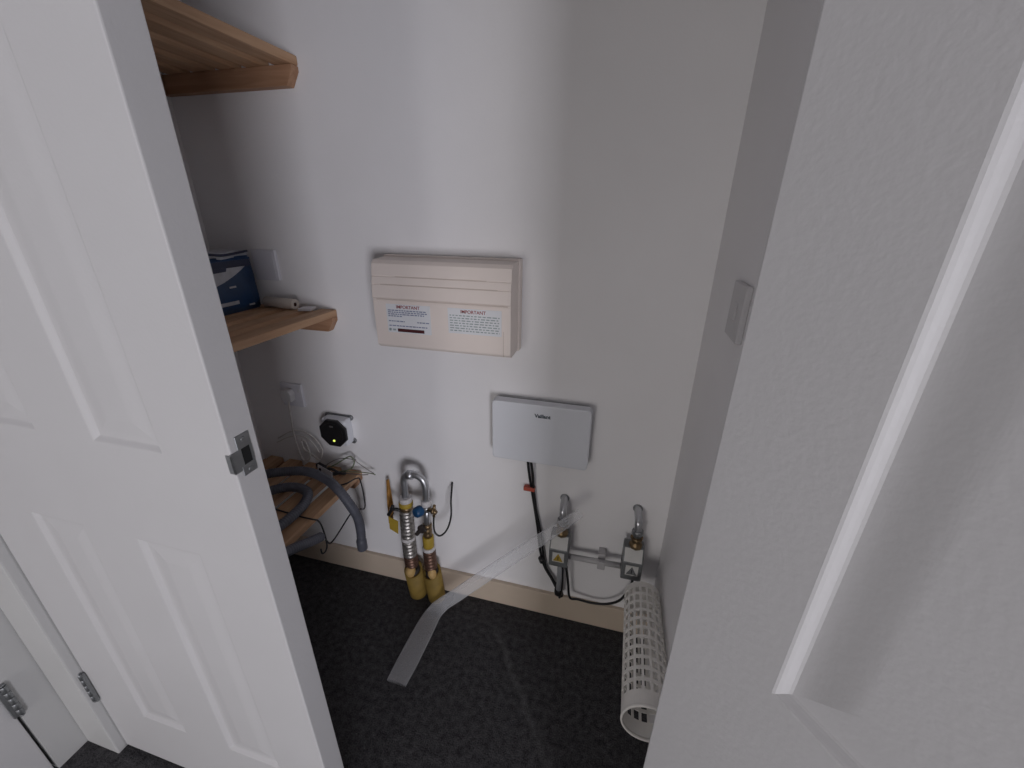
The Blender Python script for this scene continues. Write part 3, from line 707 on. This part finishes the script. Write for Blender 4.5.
# ------------------------------------------------------------------ clear plastic strip (flattened sleeve)
def flat_sleeve(pts, widths, wdirs, thick):
    pts = [V(p) for p in pts]
    t = bmesh.new(); rings = []; n = 20
    for i, p in enumerate(pts):
        d = (pts[min(i+1, len(pts)-1)]-pts[max(i-1, 0)]).normalized()
        wv = V(wdirs[i]); wv = (wv-d*wv.dot(d)).normalized(); nv = d.cross(wv)
        ring = []
        for k in range(n):
            a_ = 2*math.pi*k/n; c_, s_ = math.cos(a_), math.sin(a_)
            ring.append(t.verts.new(p+wv*widths[i]/2*math.copysign(abs(c_)**.55, c_)+nv*thick/2*math.copysign(abs(s_)**.8, s_)))
        rings.append(ring)
    for i in range(len(rings)-1):
        for k in range(n): t.faces.new((rings[i][k], rings[i][(k+1) % n], rings[i+1][(k+1) % n], rings[i+1][k])).smooth = True
    bmesh.ops.recalc_face_normals(t, faces=t.faces[:])
    return t
A = [(-.560, .725, .008), (-.558, .80, .008), (-.556, .88, .008), (-.554, .945, .008), (-.551, .975, .009), (-.540, .995, .020), (-.515, 1.004, .048), (-.46, 1.008, .105), (-.38, 1.008, .196), (-.30, 1.006, .288), (-.20, 1.004, .400), (-.12, 1.002, .490), (-.045, 1.002, .575)]
wd = [.068, .074, .074, .071, .064, .056, .052, .051, .049, .046, .042, .036, .026]
dr = [(1, 0, 0)]*4+[(1, -.1, -.05), (.9, -.2, -.35), (.75, -.1, -.7)]+[(.7, -.1, -.8)]*6
cs = MB().add(flat_sleeve(A, wd, dr, .013)).build('clear_plastic_sleeve', M['clear'])
tag(cs, 'clear flattened plastic sleeve bent from the carpet up against the back wall', 'plastic sleeve')

# ------------------------------------------------------------------ white mesh tube by the right wall
near, far = V((.1600, .618, .342)), V((.1630, .985, .322))
ax = (far-near); LB = ax.length; RB = .0565
mt = thing('mesh_tube', near, 'white perforated plastic tube held against the right wall below the valve', 'mesh tube')
t = bmesh.new(); nc, band, rows, th = 18, .038, 11, .0022
hs = [0, .004, band]; rp_ = (LB-band-.012)/rows
for i in range(rows): hs += [band+rp_*i+rp_*.72, band+rp_*(i+1)]
hs.append(LB)
sub = 3  # angular columns: hole, hole, bar
na = nc*sub
def ringv(r, h): return [t.verts.new((r*math.cos(2*math.pi*k/na), r*math.sin(2*math.pi*k/na), h)) for k in range(na)]
def rad(h): return RB-.0045*h/LB
O = [ringv(rad(h), h) for h in hs]; I = [ringv(rad(h)-th, h) for h in hs]
def solid(i, k):
    if i < 2 or i == len(hs)-2: return True
    return (i % 2 == 1) or (k % sub == sub-1)
for i in range(len(hs)-1):
    for k in range(na):
        l = (k+1) % na
        if not solid(i, k): continue
        t.faces.new((O[i][k], O[i][l], O[i+1][l], O[i+1][k])); t.faces.new((I[i][k], I[i+1][k], I[i+1][l], I[i][l]))
        if i == 0 or not solid(i-1, k): t.faces.new((O[i][k], I[i][k], I[i][l], O[i][l]))
        if i == len(hs)-2 or not solid(i+1, k): t.faces.new((O[i+1][k], O[i+1][l], I[i+1][l], I[i+1][k]))
        if not solid(i, (k-1) % na): t.faces.new((O[i][k], O[i+1][k], I[i+1][k], I[i][k]))
        if not solid(i, l): t.faces.new((O[i][l], I[i][l], I[i+1][l], O[i+1][l]))
bmesh.ops.recalc_face_normals(t, faces=t.faces[:])
MB().add(t, along(near, ax)).build('mesh_wall', M['basket'], mt)
MB().lathe([(RB-.0035, -.002), (RB, -.002), (RB+.0008, -.001), (RB+.0008, .004), (RB+.0003, .005), (RB-.0035, .005)], 54, along(near, ax), closed=True).build('rim', M['basket'], mt)
MB().lathe([(0, 0), (RB-.0085, 0), (RB-.0085, .003), (0, .003)], 40, along(near+ax*.985, ax)).build('end_disc', M['basket'], mt)

for o in list(COL.objects):
    if o.parent is None and o.name in ('slatted_shelf.002', 'drain_hose', 'bent_wire', 'white_tag', 'loose_wires', 'wall_device'):
        o.location.z -= .011

# ------------------------------------------------------------------ light, world, camera
wd_ = bpy.data.worlds.new('fill_light'); scene.world = wd_; wd_.use_nodes = True
bg = wd_.node_tree.nodes['Background']; bg.inputs['Color'].default_value = (1.0, .95, .90, 1); bg.inputs['Strength'].default_value = .02
def area_light(name, x, w_, energy, color):
    ld = bpy.data.lights.new(name, 'AREA'); ld.shape = 'RECTANGLE'; ld.size = w_; ld.size_y = 1.15; ld.energy = energy; ld.color = color
    o = bpy.data.objects.new(name, ld); COL.objects.link(o); o.location = (x, -2.5, .60); o.rotation_euler = (math.radians(90), 0, 0)
area_light('key_daylight', 1.66, 1.25, 69, (.945, .935, 1.0))       # stands in for unseen daylight behind and right; height and power tuned
area_light('fill_light', -.80, 1.0, 18, (1.0, .955, .925))         # dimmer fill added behind and left to brighten the cupboard's right side

cam = bpy.data.cameras.new('camera'); cam.sensor_width = 36; cam.lens = 411/1024*36; cam.clip_start = .01
co_ = bpy.data.objects.new('camera', cam); COL.objects.link(co_); co_.location = (0, 0, 1.4)
co_.rotation_euler = (Matrix.Rotation(math.radians(14.5), 3, 'Z') @ Matrix.Rotation(math.radians(90-22.7), 3, 'X') @ Matrix.Rotation(math.radians(.55), 3, 'Z')).to_euler()
scene.camera = co_
vs = scene.view_settings
vs.view_transform = 'Standard'; vs.look = 'None'; vs.gamma = 1; vs.use_curve_mapping = False; vs.exposure = 0.0
